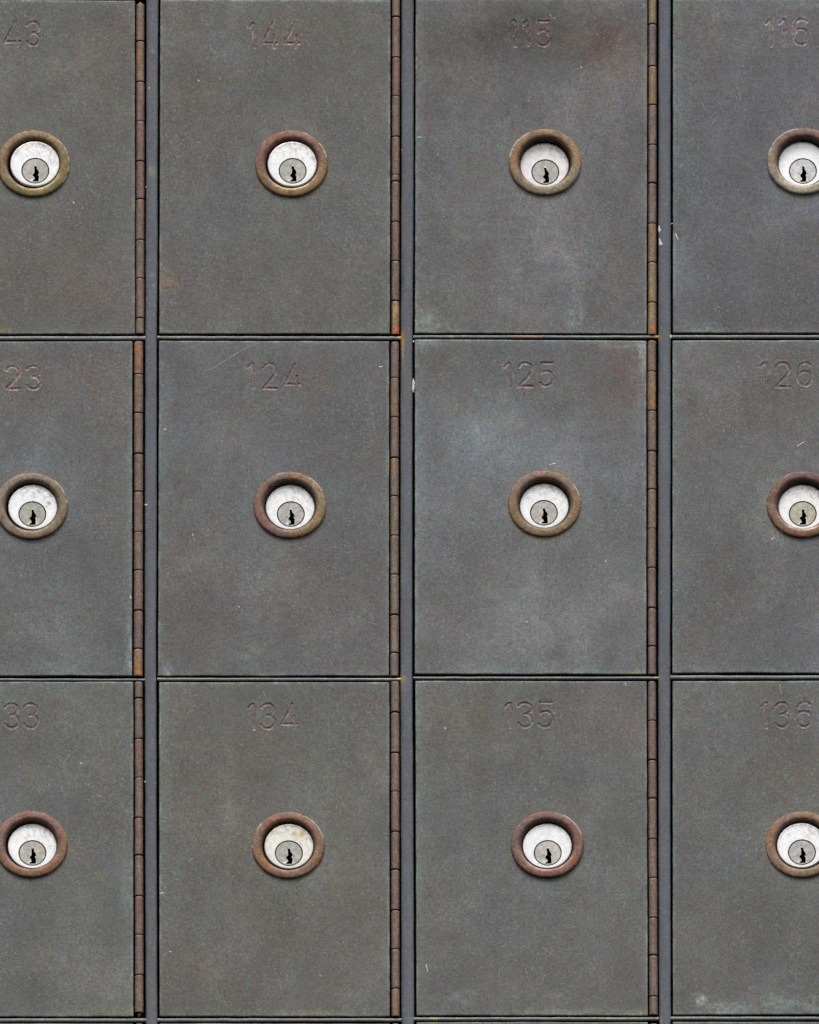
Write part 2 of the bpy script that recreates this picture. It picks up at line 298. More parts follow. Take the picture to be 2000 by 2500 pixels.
def sliver_mesh(segs, depth):
    V, F, M = [], [], []
    for (x0, y0, x1, y1, w, b) in segs:
        L = math.hypot(x1 - x0, y1 - y0) + 1e-6; dx, dy = (x1 - x0) / L, (y1 - y0) / L
        n = len(V); h = w / 2
        for a, c in [(-h, 0), (0, h), (L, h * .7), (L + h, 0), (L, -h * .8), (0, -h)]:
            V.append(px(x0 + dx * a - dy * c, y0 + dy * a + dx * c, depth))
        F += [(n + 3, n + 2, n + 1, n), (n, n + 5, n + 4, n + 3)]; M += [2 if b else 3] * 2
    return np.array(V), np.array(F), M

# ------------------------------------------------------------------ door panel
def panel_colour(key, X, Y, edge):
    r, c = key; sd = 100 + r * 40 + c * 7
    base = np.array(BASE.get(key, (105, 106, 104)), float)
    C = np.zeros(X.shape + (3,)) + base
    a = fbm(X, Y, 150, 170, sd, 4)[..., None]; b = fbm(X, Y, 110, 130, sd + 3, 4)[..., None]
    st = fbm(X, Y, 34, 420, sd + 5, 3)[..., None]; f = fbm(X, Y, 16, 16, sd + 9, 3)[..., None]; g = fbm(X, Y, 10, 10, sd + 11, 2)[..., None]
    h = fbm(X, Y, 55, 75, sd + 13, 4)[..., None]
    k = {(1,2): 1.7, (0,2): 1.65, (0,3): 1.3}.get(key, 1.1)
    wx = 26 * fbm(X, Y, 90, 90, sd + 41, 2); wy = 26 * fbm(X, Y, 90, 90, sd + 43, 2)
    cl = fbm(X + wx, Y + wy, 120, 150, sd + 15, 5)[..., None]           # cloudy pale oxide
    sm = fbm(X + wx * .5 + .5 * Y, Y, 22, 60, sd + 45, 4)[..., None]    # wiped smears
    C += -2.5 + k * (a * np.array((2.3, 2.4, 2.45)) + cl * (1 + .45 * f) * np.array((4.8, 4.9, 4.95)) + np.clip(cl, 0, 2) ** 2 * 2.0 + h * np.array((2.9, 2.8, 2.9)) + np.clip(sm - .5, 0, 2) * 3.6)
    C += b * np.array((1.7, 0.0, -2.0)) + st * np.array((1.7, 2.2, 2.4)) + f * np.array((3.4, 3.4, 3.4)) + g * np.array((2.2, -1.2, .6))
    # oxidised rim that follows the door edge, then a painted edge highlight
    e = np.exp(-(np.clip(edge, 0, None) / (13 + 7 * fbm(X, Y, 60, 60, sd + 21, 2))) ** 2)[..., None] * (0.65 + 0.5 * fbm(X, Y, 45, 90, sd + 23, 3)[..., None])
    C += np.clip(e, 0, 1.4) * np.array((6, 10, 9.5))
    e2 = np.exp(-(np.clip(edge, 0, None) / 4.6) ** 2)[..., None] * np.clip(0.5 + 0.8 * fbm(X, Y, 20, 20, sd + 25, 3)[..., None], 0, 1.2)
    C += e2 * np.array((33, 40, 36))  # lit bevel put into the colour as a thin pale line
    for (bx, by, rx, ry, dc, rag) in BLOT.get(key, []):
        w = ((X - bx) / (rx * 1.15)) ** 2 + ((Y - by) / (ry * 1.15)) ** 2
        m = np.exp(-w)
        if rag > 0:
            n = fbm(X, Y, max(5, rx * .5), max(5, ry * .5), int(bx * 3 + by) % 9000, 3)
            n2 = fbm(X, Y, 7, 7, int(bx + by * 5) % 9000, 3)
            m = m * np.clip(1 + (.35 + rag) * (0.9 * n + 0.8 * n2), 0, 2.2)
        dv = np.array(dc, float); dv = dv.mean() + (dv - dv.mean()) * .7
        C += m[..., None] * dv * .85
    # rust bloom round the lock ring
    lx, ly = LOCK[key][:2]
    rr = np.hypot(X - lx, (Y - ly) / CT)
    ang = np.arctan2(Y - ly, X - lx)
    hal = np.exp(-((rr - 90) / 10) ** 2) * np.clip(0.55 + 0.6 * fbm(ang * 60, rr * 0, 22, 22, sd + 31, 2), 0, 1.3)
    C += hal[..., None] * np.array((11, 6, -5))
    hal2 = np.exp(-((rr - 112) / 20) ** 2)
    C += hal2[..., None] * np.array((6, 8.5, 8)) * (0.5 + 0.5 * fbm(X, Y, 50, 50, sd + 33, 2)[..., None])
    return C

def lines(lo, hi, step, fine=None, fstep=1.3):
    a = [lo, lo + .8, lo + 2.0, lo + 3.6]
    x = lo + 6
    while x < hi - 6:
        a.append(x)
        x += fstep if (fine and fine[0] <= x <= fine[1]) else step
    return np.array(a + [hi - 3.6, hi - 2.0, hi - .8, hi])

def build_panel(key, root, org):
    xlt, xlb, xrt, xrb, ytl, ytr, ybl, ybr = DOOR[key]
    x0, x1, y0, y1 = min(xlt, xlb), max(xrt, xrb), min(ytl, ytr), max(ybl, ybr)
    spec = NUM.get(key); pls = strokes(spec) if spec else []
    step = 4.0 if key[0] < 3 else 12.0
    if spec:
        fx = (min(p[0] for l in pls for p in l) - 6, max(p[0] for l in pls for p in l) + 6)
        fy = (min(p[1] for l in pls for p in l) - 6, max(p[1] for l in pls for p in l) + 6)
        if fx[0] < -5: fx = (-5, fx[1])
    else: fx = fy = None
    ux = lines(x0, x1, step, fx); uy = lines(y0, y1, step, fy)
    gx = (ux - x0) / (x1 - x0); gy = (uy - y0) / (y1 - y0)
    X0, Y0 = np.meshgrid(ux, uy, indexing='ij'); GX, GY = np.meshgrid(gx, gy, indexing='ij')
    # slightly out-of-square door
    dxl = (xlt - x0) * (1 - GY) + (xlb - x0) * GY; dxr = (xrt - x1) * (1 - GY) + (xrb - x1) * GY
    dyt = (ytl - y0) * (1 - GX) + (ytr - y0) * GX; dyb = (ybl - y1) * (1 - GX) + (ybr - y1) * GX
    wE = lambda d: np.exp(-d / 14.0)
    X = X0 + dxl * np.where(GX < .5, wE(X0 - x0), 0) + dxr * np.where(GX >= .5, wE(x1 - X0), 0)
    Y = Y0 + dyt * np.where(GY < .5, wE(Y0 - y0), 0) + dyb * np.where(GY >= .5, wE(y1 - Y0), 0)
    ex = np.minimum(X0 - x0, x1 - X0); ey = np.minimum(Y0 - y0, y1 - Y0); edge = np.minimum(ex, ey)
    sd = key[0] * 13 + key[1] * 5
    # soft worn arris + ragged edge
    Rr = 2.6
    rnd = lambda e: np.where(e < Rr, Rr - np.sqrt(np.clip(Rr ** 2 - (Rr - e) ** 2, 0, None)), 0)
    depth = rnd(ex) + rnd(ey)
    wob = vnoise(X, Y, 40, 40, 400 + sd) * 0.35
    X = X + np.where(ex < 4, wob, 0) * np.where(GX < .5, 1, -1); Y = Y + np.where(ey < 4, wob, 0)
    rs = np.random.RandomState(sd)
    depth = depth + rs.uniform(-.9, .9) + rs.uniform(-1.4, 1.4) * (GX - .5) + rs.uniform(-1.4, 1.4) * (GY - .5)
    depth = depth + 1.6 * fbm(X, Y, 190, 230, 300 + sd, 3) + 0.10 * fbm(X, Y, 16, 16, 320 + sd, 2)
    D = None
    if pls:
        D = dist_strokes(X, Y, pls)
        hw = 4.1
        wear = np.clip(0.95 + 0.35 * fbm(X, Y, 14, 14, 500 + sd, 2), .45, 1.35)
        if key in ((0,1),(0,2),(0,3)):
            wear = np.clip(0.85 + 0.45 * fbm(X, Y, 9, 9, 500 + sd, 2), .6, 1.35)
        t = np.clip(1 - (D / hw) ** 2, 0, 1)
        depth = depth + 1.6 * wear * t ** 0.8
        depth = depth - 0.35 * np.exp(-((D - hw - .6) / .9) ** 2) * wear
    C = panel_colour(key, X, Y, edge)
    if D is not None:
        m = np.exp(-(D / 5.0) ** 2)[..., None]
        C += m * np.array((17, 1, 2)) * (0.7 + 0.6 * fbm(X, Y, 20, 20, 600 + sd, 2)[..., None])
        m2 = np.exp(-((D - 3.8) / 1.4) ** 2)[..., None] * np.clip(fbm(X, Y, 7, 7, 643 + sd, 2)[..., None] * 1.5 + (.9 if key == (1,0) else .35 if key in ((0,1),(0,2),(0,3)) else -.1), 0, 1.2)
        C += m2 * np.array((56, 51, 50))  # broken rim highlight along the grooves, painted into the colour
    nx, ny = X.shape
    V = px(X, Y, depth).reshape(-1, 3); col = alb(np.clip(C, 20, 250)).reshape(-1, 3)
    F = gridfaces(nx, ny)
    fc = np.stack([X.ravel()[F].mean(1), Y.ravel()[F].mean(1)], 1)
    lx, ly = LOCK[key][:2]
    keep = np.hypot(fc[:, 0] - lx, (fc[:, 1] - ly) / CT) > 74
    isnum = np.zeros(len(F), bool)
    if D is not None: isnum = D.ravel()[F].max(1) < 5.0
    Fp = F[keep & ~isnum]
    # skirt: the four sides of the plate
    i = np.arange(nx) * ny; b1 = i; b2 = i + ny - 1; b3 = np.arange(ny); b4 = (nx - 1) * ny + np.arange(ny)
    n = len(V); sk = []; SV = []; SC = []
    for B, flip in ((b1, 1), (b2, 0), (b3, 0), (b4, 1)):
        m0 = n + len(SV) * 0 + sum(len(s) for s in SV)
        bv = V[B].copy(); bv[:, 1] = 14 * S; SV.append(bv); SC.append(np.tile(lin((60, 55, 50)), (len(B), 1)))
        k = np.arange(len(B) - 1)
        q = np.stack([B[k], m0 + k, m0 + k + 1, B[k + 1]], 1)
        sk.append(q[:, ::-1] if flip else q)
    Va = np.concatenate([V] + SV); Ca = np.concatenate([col] + SC)
    Fall = np.concatenate([Fp] + sk); fm = np.concatenate([np.zeros(len(Fp)), np.ones(len(Fall) - len(Fp))])
    segs = SCR.get(key, [])
    if segs:                               # specks and scratches on the plate
        sv, sf, sm = sliver_mesh(segs, 0)
        for q in range(len(sv)):            # lay each mark on the plate under it
            ii = int(np.argmin((V[:, 0] - sv[q, 0]) ** 2 + (V[:, 2] - sv[q, 2]) ** 2)); sv[q, 1] = V[ii, 1] - .5 * S
        sf = sf + len(Va); Va = np.concatenate([Va, sv]); Ca = np.concatenate([Ca, np.full((len(sv), 3), .3)])
        Fall = np.concatenate([Fall, sf]); fm = np.concatenate([fm, sm])
    pan = make('door_panel', Va, Fall, None, root, org, Ca, mats=[M_panel, M_side, M_chip, M_scratch], fm=fm)
    pan.data.set_sharp_from_angle(angle=math.radians(60))
    if isnum.any():
        Fn = F[keep & isnum]; used, inv = np.unique(Fn, return_inverse=True)
        o = make('number', V[used], inv.reshape(-1, 4), M_panel, pan, org, col[used])
    return pan

# ------------------------------------------------------------------ lock
def circle_pts(cx, cz, r, n, ph=0.0):
    t = np.arange(n) / n * 2 * math.pi + ph
    return np.stack([cx + r * np.cos(t), cz + r * np.sin(t)], 1)
def lathe(prof, seg, cx, cy, jit=0, seed=0):
    """prof: (radius, depth); centre in layout; returns verts, faces, angle & profile arrays"""
    A = np.arange(seg) / seg * 2 * math.pi
    R = np.array([p[0] for p in prof], float); Dp = np.array([p[1] for p in prof], float)
    RR = R[None, :] * np.ones((seg, 1)); DD = Dp[None, :] * np.ones((seg, 1)); AA = A[:, None] * np.ones((1, len(R)))
    if jit:
        RR = RR + jit * vnoise(AA * 30, RR, 9, 9, seed); DD = DD + jit * .6 * vnoise(AA * 40, RR, 9, 9, seed + 1)
    X = cx + RR * np.cos(AA); Yl = cy - RR * np.sin(AA) * CT
    V = px(X, Yl, DD).reshape(-1, 3)
    n = len(R); i = np.arange(seg)[:, None]; j = np.arange(n - 1)[None, :]
    a = i * n + j; b = ((i + 1) % seg) * n + j
    F = np.stack([a, b, b + 1, a + 1], -1).reshape(-1, 4)
    return V, F, AA.ravel(), RR.ravel(), DD.ravel(), X.ravel(), Yl.ravel()

KH = [(-1.9,-11.3),(2.2,-11.3),(2.8,-4.5),(6.1,1.2),(6.4,5.8),(4.6,9.5),(6.4,14),(6.4,27.5),(-4.4,27.5),(-4.2,23.5),(-1.0,21.3),(-1.3,17.3),(-4.6,12),(-4.0,8.4),(-1.5,5.4),(-1.4,-2)]
def add_lock(key, root, org):
    cx, cy, dx, pxx, dep = LOCK[key]; r, c = key; sd = 900 + r * 31 + c * 7
    main, sec, ang, wear, chips = RING.get(key, ((144,108,88),(146,114,84),-60,.2,[]))
    seg = 192 if r < 3 else 48
    prof = [(89.2, 1.2), (89.0, -0.4), (88.6, -2.6), (88.0, -4.8), (87.0, -6.2), (85.2, -7.2), (82.5, -7.9), (79.0, -8.4), (75.5, -8.6), (72.8, -8.5), (70.2, -7.8), (67.8, -5.9), (65.8, -3.4), (64.2, -0.4), (62.8, 3), (61.6, 7), (60.9, 12), (60.6, 26)]
    V, F, A, R, Dp, X, Y = lathe(prof, seg, cx, cy, 0.45, sd)
    C = np.zeros((len(V), 3)) + np.array(main, float)
    lean = 0.5 + 0.5 * np.cos(A - math.radians(ang)); n1 = fbm(X, Y, 40, 40, sd + 1, 3); n2 = fbm(X, Y, 13, 13, sd + 2, 3); n3 = fbm(X, Y, 24, 24, sd + 4, 2)
    t = np.clip(lean * 1.15 - .15 + 0.35 * n1, 0, 1)[:, None]
    C = C * (1 - t) + np.array(sec, float) * t
    C = C.mean(1, keepdims=True) + (C - C.mean(1, keepdims=True)) * .86
    C += n2[:, None] * np.array((13, 11, 10)) + fbm(X, Y, 6, 6, sd + 14, 2)[:, None] * np.array((8, 7, 6)) + n3[:, None] * np.array((8, -1, -8)) + np.array((9, 10, 8))
    # worn pale metal on the lower inside lip, with its highlight painted in
    low = np.clip(np.cos(A + math.pi / 2), 0, 1) ** 1.3
    w = low * np.exp(-((R - 67.5) / 3.6) ** 2) * wear * np.clip(.9 + .7 * n2, .2, 1.4)
    C += w[:, None] * np.array((78, 84, 84))
    # grime in the throat, darkened further with painted recess shade
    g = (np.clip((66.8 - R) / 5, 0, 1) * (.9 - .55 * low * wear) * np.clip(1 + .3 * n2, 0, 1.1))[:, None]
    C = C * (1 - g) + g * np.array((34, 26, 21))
    k = (R > 86.8) & (Dp < .9) & (fbm(A * 57, R * 0, 5, 5, sd + 19, 2) > .62)
    C[k] += 42
    for a0, a1 in chips:
        d = (np.degrees(A) + 720) % 360; lo = a0 % 360
        inside = ((d - lo) % 360) <= (a1 - a0)
        k = inside & (R > 86.6) & (Dp < .9)
        C[k] = np.array((214, 210, 196)) + 14 * vnoise(A[k] * 60, R[k] * 0, 3, 3, sd + 8)[:, None]
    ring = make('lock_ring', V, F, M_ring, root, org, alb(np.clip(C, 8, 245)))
    # cylinder face with a hole for the plug
    ox, cyc = dx, cy                      # concentric with the ring
    py_off = 18.6                          # plug sits low in the cylinder (true, unforeshortened units)
    n = 96 if r < 3 else 32
    def P(u, v, d):                        # u right, v down in true units from the cylinder centre
        return px(ox + u, cyc + v * CT, d)
    rp = 34.4; ux = pxx - dx
    V = []; loops = []
    t = np.arange(n) / n * 2 * math.pi
    rings = [(60.2, dep + 16), (59.9, dep + 1.8), (59.3, dep + .6), (58.2, dep)]
    Vc = []
    for rr, dd in rings: Vc.append(P(rr * np.cos(t), rr * np.sin(t), dd))
    K = 14
    for k in range(1, K + 1):              # blend from outer circle to plug hole
        f = k / K; rr = 58.2 + (rp - 58.2) * f
        Vc.append(P(ux * f + rr * np.cos(t), py_off * f + rr * np.sin(t), dep))
    Vc.append(P(ux + (rp - .5) * np.cos(t), py_off + (rp - .5) * np.sin(t), dep + .8))
    Vc.append(P(ux + (rp - .5) * np.cos(t), py_off + (rp - .5) * np.sin(t), dep + 9))
    nr = len(Vc); Vc = np.stack(Vc, 1).reshape(-1, 3)
    i = np.arange(n)[:, None]; j = np.arange(nr - 1)[None, :]
    a = i * nr + j; b = ((i + 1) % n) * nr + j
    F = np.stack([a, a + 1, b + 1, b], -1).reshape(-1, 4)
    xx = Vc[:, 0] / S + 1000; yy = 1250 - Vc[:, 2] / S * CT
    base = np.array((243, 244, 244), float)
    if key == (0,3): base = np.array((254, 254, 254), float)
    if key in ((0,2),): base = np.array((238, 232, 232), float)
    if key == (2,1): base = np.array((232, 231, 222), float)
    if key == (1,3): base = np.array((243, 241, 240), float)
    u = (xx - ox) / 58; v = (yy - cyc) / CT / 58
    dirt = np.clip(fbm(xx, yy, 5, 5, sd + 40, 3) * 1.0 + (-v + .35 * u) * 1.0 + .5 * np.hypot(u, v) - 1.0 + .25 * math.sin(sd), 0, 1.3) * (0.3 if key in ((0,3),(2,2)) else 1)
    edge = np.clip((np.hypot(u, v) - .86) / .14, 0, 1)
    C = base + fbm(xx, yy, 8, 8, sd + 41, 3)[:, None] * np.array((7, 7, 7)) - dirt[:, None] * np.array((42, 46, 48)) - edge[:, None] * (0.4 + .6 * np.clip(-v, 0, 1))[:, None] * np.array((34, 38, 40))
    if key == (2,1):
        m = np.exp(-((u - .45) ** 2 + (v + .5) ** 2) / .08) * np.clip(.6 + fbm(xx, yy, 5, 5, 77, 2), 0, 1.5); C -= m[:, None] * np.array((26, 30, 66))
    if key == (1,0):
        m = np.exp(-((u - .62) ** 2 + (v + .15) ** 2) / .02) * np.clip(.6 + fbm(xx, yy, 5, 5, 78, 2), 0, 1.5); C -= m[:, None] * np.array((70, 72, 80))
    wall = np.tile(np.array([1, 0, 0, 0] + [0] * K + [0, 1]), n).astype(bool)
    C[wall] = (40, 38, 36)
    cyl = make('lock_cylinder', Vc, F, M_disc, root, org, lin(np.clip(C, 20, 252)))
    cyl.data.set_sharp_from_angle(angle=math.radians(50))
    # key plug: a disc with the keyway cut through it
    pd = dep + 0.5
    Vp = []; nn = 64 if r < 3 else 24
    t = np.arange(nn) / nn * 2 * math.pi
    ring3 = [(32.4, pd + 8), (32.1, pd + 1.1), (31.0, pd)]
    for rr, dd in ring3:
        for q in P(ux + rr * np.cos(t), py_off + rr * np.sin(t), dd): Vp.append(q)
    Fp = []
    for k in range(2):
        for q in range(nn):
            a = k * nn + q; b = k * nn + (q + 1) % nn
            Fp.append((a, a + nn, b + nn, b))
    rs = np.random.RandomState(sd)
    kh = [(x * 1.42 + rs.uniform(-.5, .5), y * 1.08 + rs.uniform(-.5, .5)) for x, y in KH]
    ro = math.radians(rs.uniform(-3.5, 3.5)); kh = [(x * math.cos(ro) - y * math.sin(ro), x * math.sin(ro) + y * math.cos(ro)) for x, y in kh]
    kh = [(x * min(1, 29.3 / math.hypot(x, y)), y * min(1, 29.3 / math.hypot(x, y))) for x, y in kh]
    outer = [Vector((31.0 * math.cos(q), 31.0 * math.sin(q), 0)) for q in t]
    inner = [Vector((x, y, 0)) for x, y in kh]
    tri = tessellate_polygon([outer, inner])
    allp = outer + inner
    n0 = 2 * nn; nk = len(Vp)
    for x, y in kh: Vp.append(P(ux + x, py_off + y, pd))
    mp = list(range(n0, n0 + nn)) + list(range(nk, nk + len(kh)))
    for a, b, c_ in tri:
        p0, p1, p2 = allp[a], allp[b], allp[c_]
        cr = (p1.x - p0.x) * (p2.y - p0.y) - (p1.y - p0.y) * (p2.x - p0.x)
        f = (mp[a], mp[b], mp[c_]) if cr > 0 else (mp[a], mp[c_], mp[b])
        Fp.append(f)
    Vp = np.array(Vp)
    xx = Vp[:, 0] / S + 1000; yy = 1250 - Vp[:, 2] / S * CT
    pb = {(0,3): (214,214,212), (1,0): (176,178,164), (1,3): (190,184,166), (2,2): (196,193,186)}.get(key, (190,186,178))
    C = np.tile(np.array(pb, float), (len(Vp), 1))
    C[:nn] = (40, 38, 36); C[nn:2 * nn] = (120, 118, 110)
    # worn corners round the keyway, their bright highlights painted as pale slivers
    for poly in ([(-12, 23.5), (-6.4, 20.6), (-2.6, 20.8), (-6.2, 23.6), (-7.2, 27.4), (-10.2, 27.8)], [(9.6, 14.5), (10.8, 18), (11.2, 26.6), (9.6, 27.8)], [(-3.2, -10), (-1.8, -14.5), (.6, -16), (2.6, -12.2), (.2, -12.6), (-2.4, -12.2)]):
        if key[0] == 3: break
        j0 = len(Vp); Vp = np.concatenate([Vp, np.array([P(ux + x + rs.uniform(-.4, .4), py_off + min(y, 29), pd - .12) for x, y in poly])])
        cxp = sum(p[0] for p in poly) / len(poly); Fp.append(tuple(range(j0, j0 + len(poly)))[::-1]); C = np.concatenate([C, np.tile((236., 234., 230.), (len(poly), 1))])
    for poly in ([(-12.5, 8), (-10.5, 5), (-7.2, 4.4), (-7.6, 6.2), (-10, 7.2), (-11.6, 11)], [(9.2, 5), (11.8, 6.2), (13.4, 11), (11.6, 9.2), (9.6, 7.4)]):
        if key[0] == 3 or rs.rand() < .25: continue
        j0 = len(Vp); Vp = np.concatenate([Vp, np.array([P(ux + x + rs.uniform(-.5, .5), py_off + y, pd - .08) for x, y in poly])])
        Fp.append(tuple(range(j0, j0 + len(poly)))[::-1]); C = np.concatenate([C, np.tile((128., 122., 112.), (len(poly), 1))])
    plug = make('key_plug', Vp, Fp, M_plug, cyl, org, alb(np.clip(C, 20, 250)), smooth=False)
    # keyway walls and bottom
    Vk = [P(ux + x, py_off + y, pd + .02) for x, y in kh] + [P(ux + x, py_off + y, pd + 9) for x, y in kh]
    m = len(kh)
    Fk = [(q, q + m, (q + 1) % m + m, (q + 1) % m) for q in range(m)]
    tri = tessellate_polygon([inner]); Fk += [(a + m, b + m, c_ + m) for a, b, c_ in tri]
    kw = make('keyhole', np.array(Vk), Fk, M_black, cyl, org, smooth=False)
    # floor behind the ring throat so the hole is closed
    return ring

# ------------------------------------------------------------------ hinge
HJ = {  # x left, x right (top, bottom), y top, y bottom, joints (y, gap)
 (0,0): ((333,353),(331.5,352.5), 9, 814, [(100,3),(199,2.6),(295,1.2),(393,2.6),(485.5,2.8),(585,2.2),(679,1.6),(776,2.4)]),
 (1,0): ((327.5,350),(326.5,349), 833.5, 1649.5, [(913,1.8),(1007.5,2.4),(1107,3.4),(1199.5,2.4),(1298,1.4),(1391.5,2.2),(1490,3.6),(1583.5,2.2)]),
 (2,0): ((329,349),(329.5,351), 1664.5, 2471, [(1704,3.6),(1803,2.2),(1898,1.2),(1996,2.4),(2087.5,3.4),(2187,2.4),(2281.5,1.6),(2379.5,2.2)]),
 (0,1): ((957.5,977),(955.5,975), -20, 815.5, [(40.5,3.4),(139.5,2.2),(234,1.2),(333,2.2),(426,1.0),(442,3),(541,2.2),(636.5,1.6),(734,2.6)]),
 (1,1): ((954,974.5),(953,974), 834.5, 1650, [(922,1.4),(1018,1.8),(1117,3.4),(1210.5,2.2),(1307,1.6),(1402,2.2),(1500.5,3.6),(1593.5,2.6)]),
 (2,1): ((954,975.5),(956,976), 1663.5, 2480.5, [(1738.5,3.8),(1837.5,2.8),(1932,1.2),(2030,2.6),(2122.5,3.2),(2221.5,2.6),(2317,1.6),(2413,2.0)]),
 (0,2): ((1583.5,1603),(1582,1603), -20, 816, [(58.5,2.8),(161,2.2),(255.5,2.2),(353,1.6),(446.5,3.6),(545.5,1.4),(640,2.0),(738,2.0)]),
 (1,2): ((1581,1602),(1582,1602), 831.5, 1645.5, [(906,1.4),(1002,2.2),(1101,2.8),(1194,2.4),(1290,.8),(1385.5,2.2),(1483.5,3.2),(1577.5,2.4)]),
 (2,2): ((1582,1602),(1585,1606.5), 1663.5, 2477, [(1759,1.8),(1855,3.2),(1948.5,3),(2048,1.8),(2143,1.2),(2239.5,2.2),(2331.5,3.4),(2432,2.2)]),
}
for rr in range(3):
    a, b, y0, y1, J = HJ[(rr, 2)]
    HJ[(rr, 3)] = ((a[0] + 628, a[1] + 628), (b[0] + 626, b[1] + 626), y0, y1, [(y + 3, g) for y, g in J])
for cc in range(4):
    a, b, y0, y1, J = HJ[(2, cc)]
    HJ[(3, cc)] = (b, b, 2499, 3312, [(y + 834, g) for y, g in J if y + 834 < 3290])
# knuckle tints (sRGB), from top to bottom
TN = dict(r=(128,95,90), t=(134,113,92), o=(150,112,80), p=(126,102,95), b=(128,104,90), y=(152,128,92), d=(118,92,84))
KT = {(0,0): 'tbrrrbppb', (1,0): 'obpbpbprO', (2,0): 'bprprprpb', (0,1): 'tbrbbbbrpY', (1,1): 'rbpttbtpp', (2,1): 'btppbrbbo',
      (0,2): 'yprpppprYY', (1,2): 'bobptbprp', (2,2): 'pbrbrbppb', (0,3): 'bpbpbpbpb', (1,3): 'bpbpbpbpb', (2,3): 'bpbpbpbpb'}
KT[(0,2)] = 'ypopppoyy'[:9]
TN['O'] = (158,112,72); TN['Y'] = (158,122,86)
def build_hinge(key, root, org):
    (l0, r0), (l1, r1), yt, yb, J = HJ[key]; r, c = key; sd = 1300 + r * 37 + c * 11
    def ends(y):
        f = (y - yt) / (yb - yt); return l0 + (l1 - l0) * f, r0 + (r1 - r0) * f
    # pin: thin rod running the whole height, its rounded tips showing at the ends
    seg = 16; t = np.arange(seg) / seg * 2 * math.pi
    ty = yt - (7 if key == (0,0) else 0.0); by = yb + (9 if key == (2,0) else 0.0)
    V = []; prof = [(0.2, ty), (3.0, ty + .8), (4.8, ty + 3), (5.2, ty + 5.5), (5.2, by - 5.5), (4.8, by - 3), (3.0, by - .8), (0.2, by)]
    for rr, y in prof:
        a, b = ends(y); cx = (a + b) / 2
        V.append(px(cx + rr * np.cos(t), y, 8.5 + rr * np.sin(t)))
    n = len(prof); V = np.stack(V, 1).reshape(-1, 3)
    i = np.arange(seg)[:, None]; j = np.arange(n - 1)[None, :]; a = i * n + j; b = ((i + 1) % seg) * n + j
    F = np.stack([a, a + 1, b + 1, b], -1).reshape(-1, 4)
    hin = make('hinge', V, F, M_hinge, root, org, np.tile(lin((116, 92, 76)), (len(V), 1)))
    edges = [(yt, 0)] + J + [(yb, 0)]
    for k in range(len(edges) - 1):
        a0 = edges[k][0] + edges[k][1] / 2; a1 = edges[k + 1][0] - edges[k + 1][1] / 2
        rs = np.random.RandomState(sd + k)
        jx = rs.uniform(-.35, .35)
        nseg = 20; ph = np.linspace(-math.pi * .62, math.pi * .62, nseg)
        L = a1 - a0; ny = max(6, int(L / 3.2))
        ys = np.concatenate([[a0, a0 + .7], np.linspace(a0 + 2, a1 - 2, ny), [a1 - .7, a1]])
        P_, Yy = np.meshgrid(ph, ys, indexing='ij')
        la, lb = ends(Yy); cx = (la + lb) / 2 + jx; w = (lb - la) / 2
        inset = np.where((Yy <= a0 + .01) | (Yy >= a1 - .01), 1.0, np.where((Yy <= a0 + .71) | (Yy >= a1 - .71), .3, 0))
        # slightly flattened barrel
        sx = np.sign(np.sin(P_)) * np.abs(np.sin(P_)) ** .66
        X = cx + (w - inset) * sx; Dd = 9.0 - (10.8 - inset) * np.cos(P_)
        X = X + .2 * vnoise(X, Yy, 9, 12, sd + k); Dd = Dd + .35 * vnoise(X, Yy, 12, 20, sd + k + 60)
        V = px(X, Yy, Dd).reshape(-1, 3); F = gridfaces(*X.shape)
        tint = np.array(TN[KT.get(key, 'bpbpbpbpbp')[min(k, len(KT.get(key, 'bpbpbpbpbp')) - 1)]], float) * .62 + np.array((127, 106, 92.)) * .38
        xf = X.ravel(); yf = Yy.ravel(); uu = ((X - cx) / w).ravel()
        C = tint + np.array((5, 7, 7)) + fbm(xf, yf, 9, 26, sd + k * 3, 3)[:, None] * np.array((11, 9, 7)) + fbm(xf, yf, 12, 45, sd + k * 3 + 90, 3)[:, None] * np.array((8, -1, -8)) - np.clip(fbm(xf, yf, 5, 14, sd + k + 200, 3) - .3, 0, 2)[:, None] * 18 + np.clip(fbm(xf, yf, 4, 12, sd + k + 300, 3) - .7, 0, 2)[:, None] * np.array((34, 30, 22)) + np.clip(fbm(xf, yf, 7, 60, sd + k + 400, 3) - .8, 0, 2)[:, None] * np.array((34, 10, -14))
        C += (np.exp(-((yf - a0) / 2.5) ** 2) + np.exp(-((yf - a1) / 2.0) ** 2))[:, None] * np.array((12, 12, 10)) * rs.uniform(.2, 1)
        lc = KT.get(key, 'b' * 10)
        def spot(x, y, rx, ry, dc, rag=.6):
            m = np.exp(-((xf - x) / rx) ** 2 - ((yf - y) / ry) ** 2) * np.clip(1 + rag * fbm(xf, yf, 5, 7, int(x + y), 2), 0, 2)
            return m[:, None] * np.array(dc, float)
        if key == (1,0): C += spot(331, 850, 5, 22, (38, 6, -14)) + spot(331, 960, 4, 30, (24, 3, -14)) + spot(330, 1630, 9, 22, (22, 4, -18)) + spot(340, 1645, 9, 9, (30, 18, -10))
        if key == (0,1): C += spot(973, 807, 5, 13, (72, -16, -44)) + spot(962, 813, 8, 5, (40, -4, -22)) + spot(975, 770, 2.5, 40, (30, 2, -20)) + spot(966, 755, 7, 14, (34, 34, 20)) + spot(962, 780, 4, 25, (30, 24, 0))
        if key == (0,2): C += spot(1597, 806, 7, 12, (50, -10, -50)) + spot(1588, 770, 6, 12, (30, 30, 10)) + spot(1590, 713, 5, 20, (26, 14, -10)) + spot(1586, 180, 5, 25, (30, 14, -16)) + spot(1594, 35, 8, 20, (14, 14, 0))
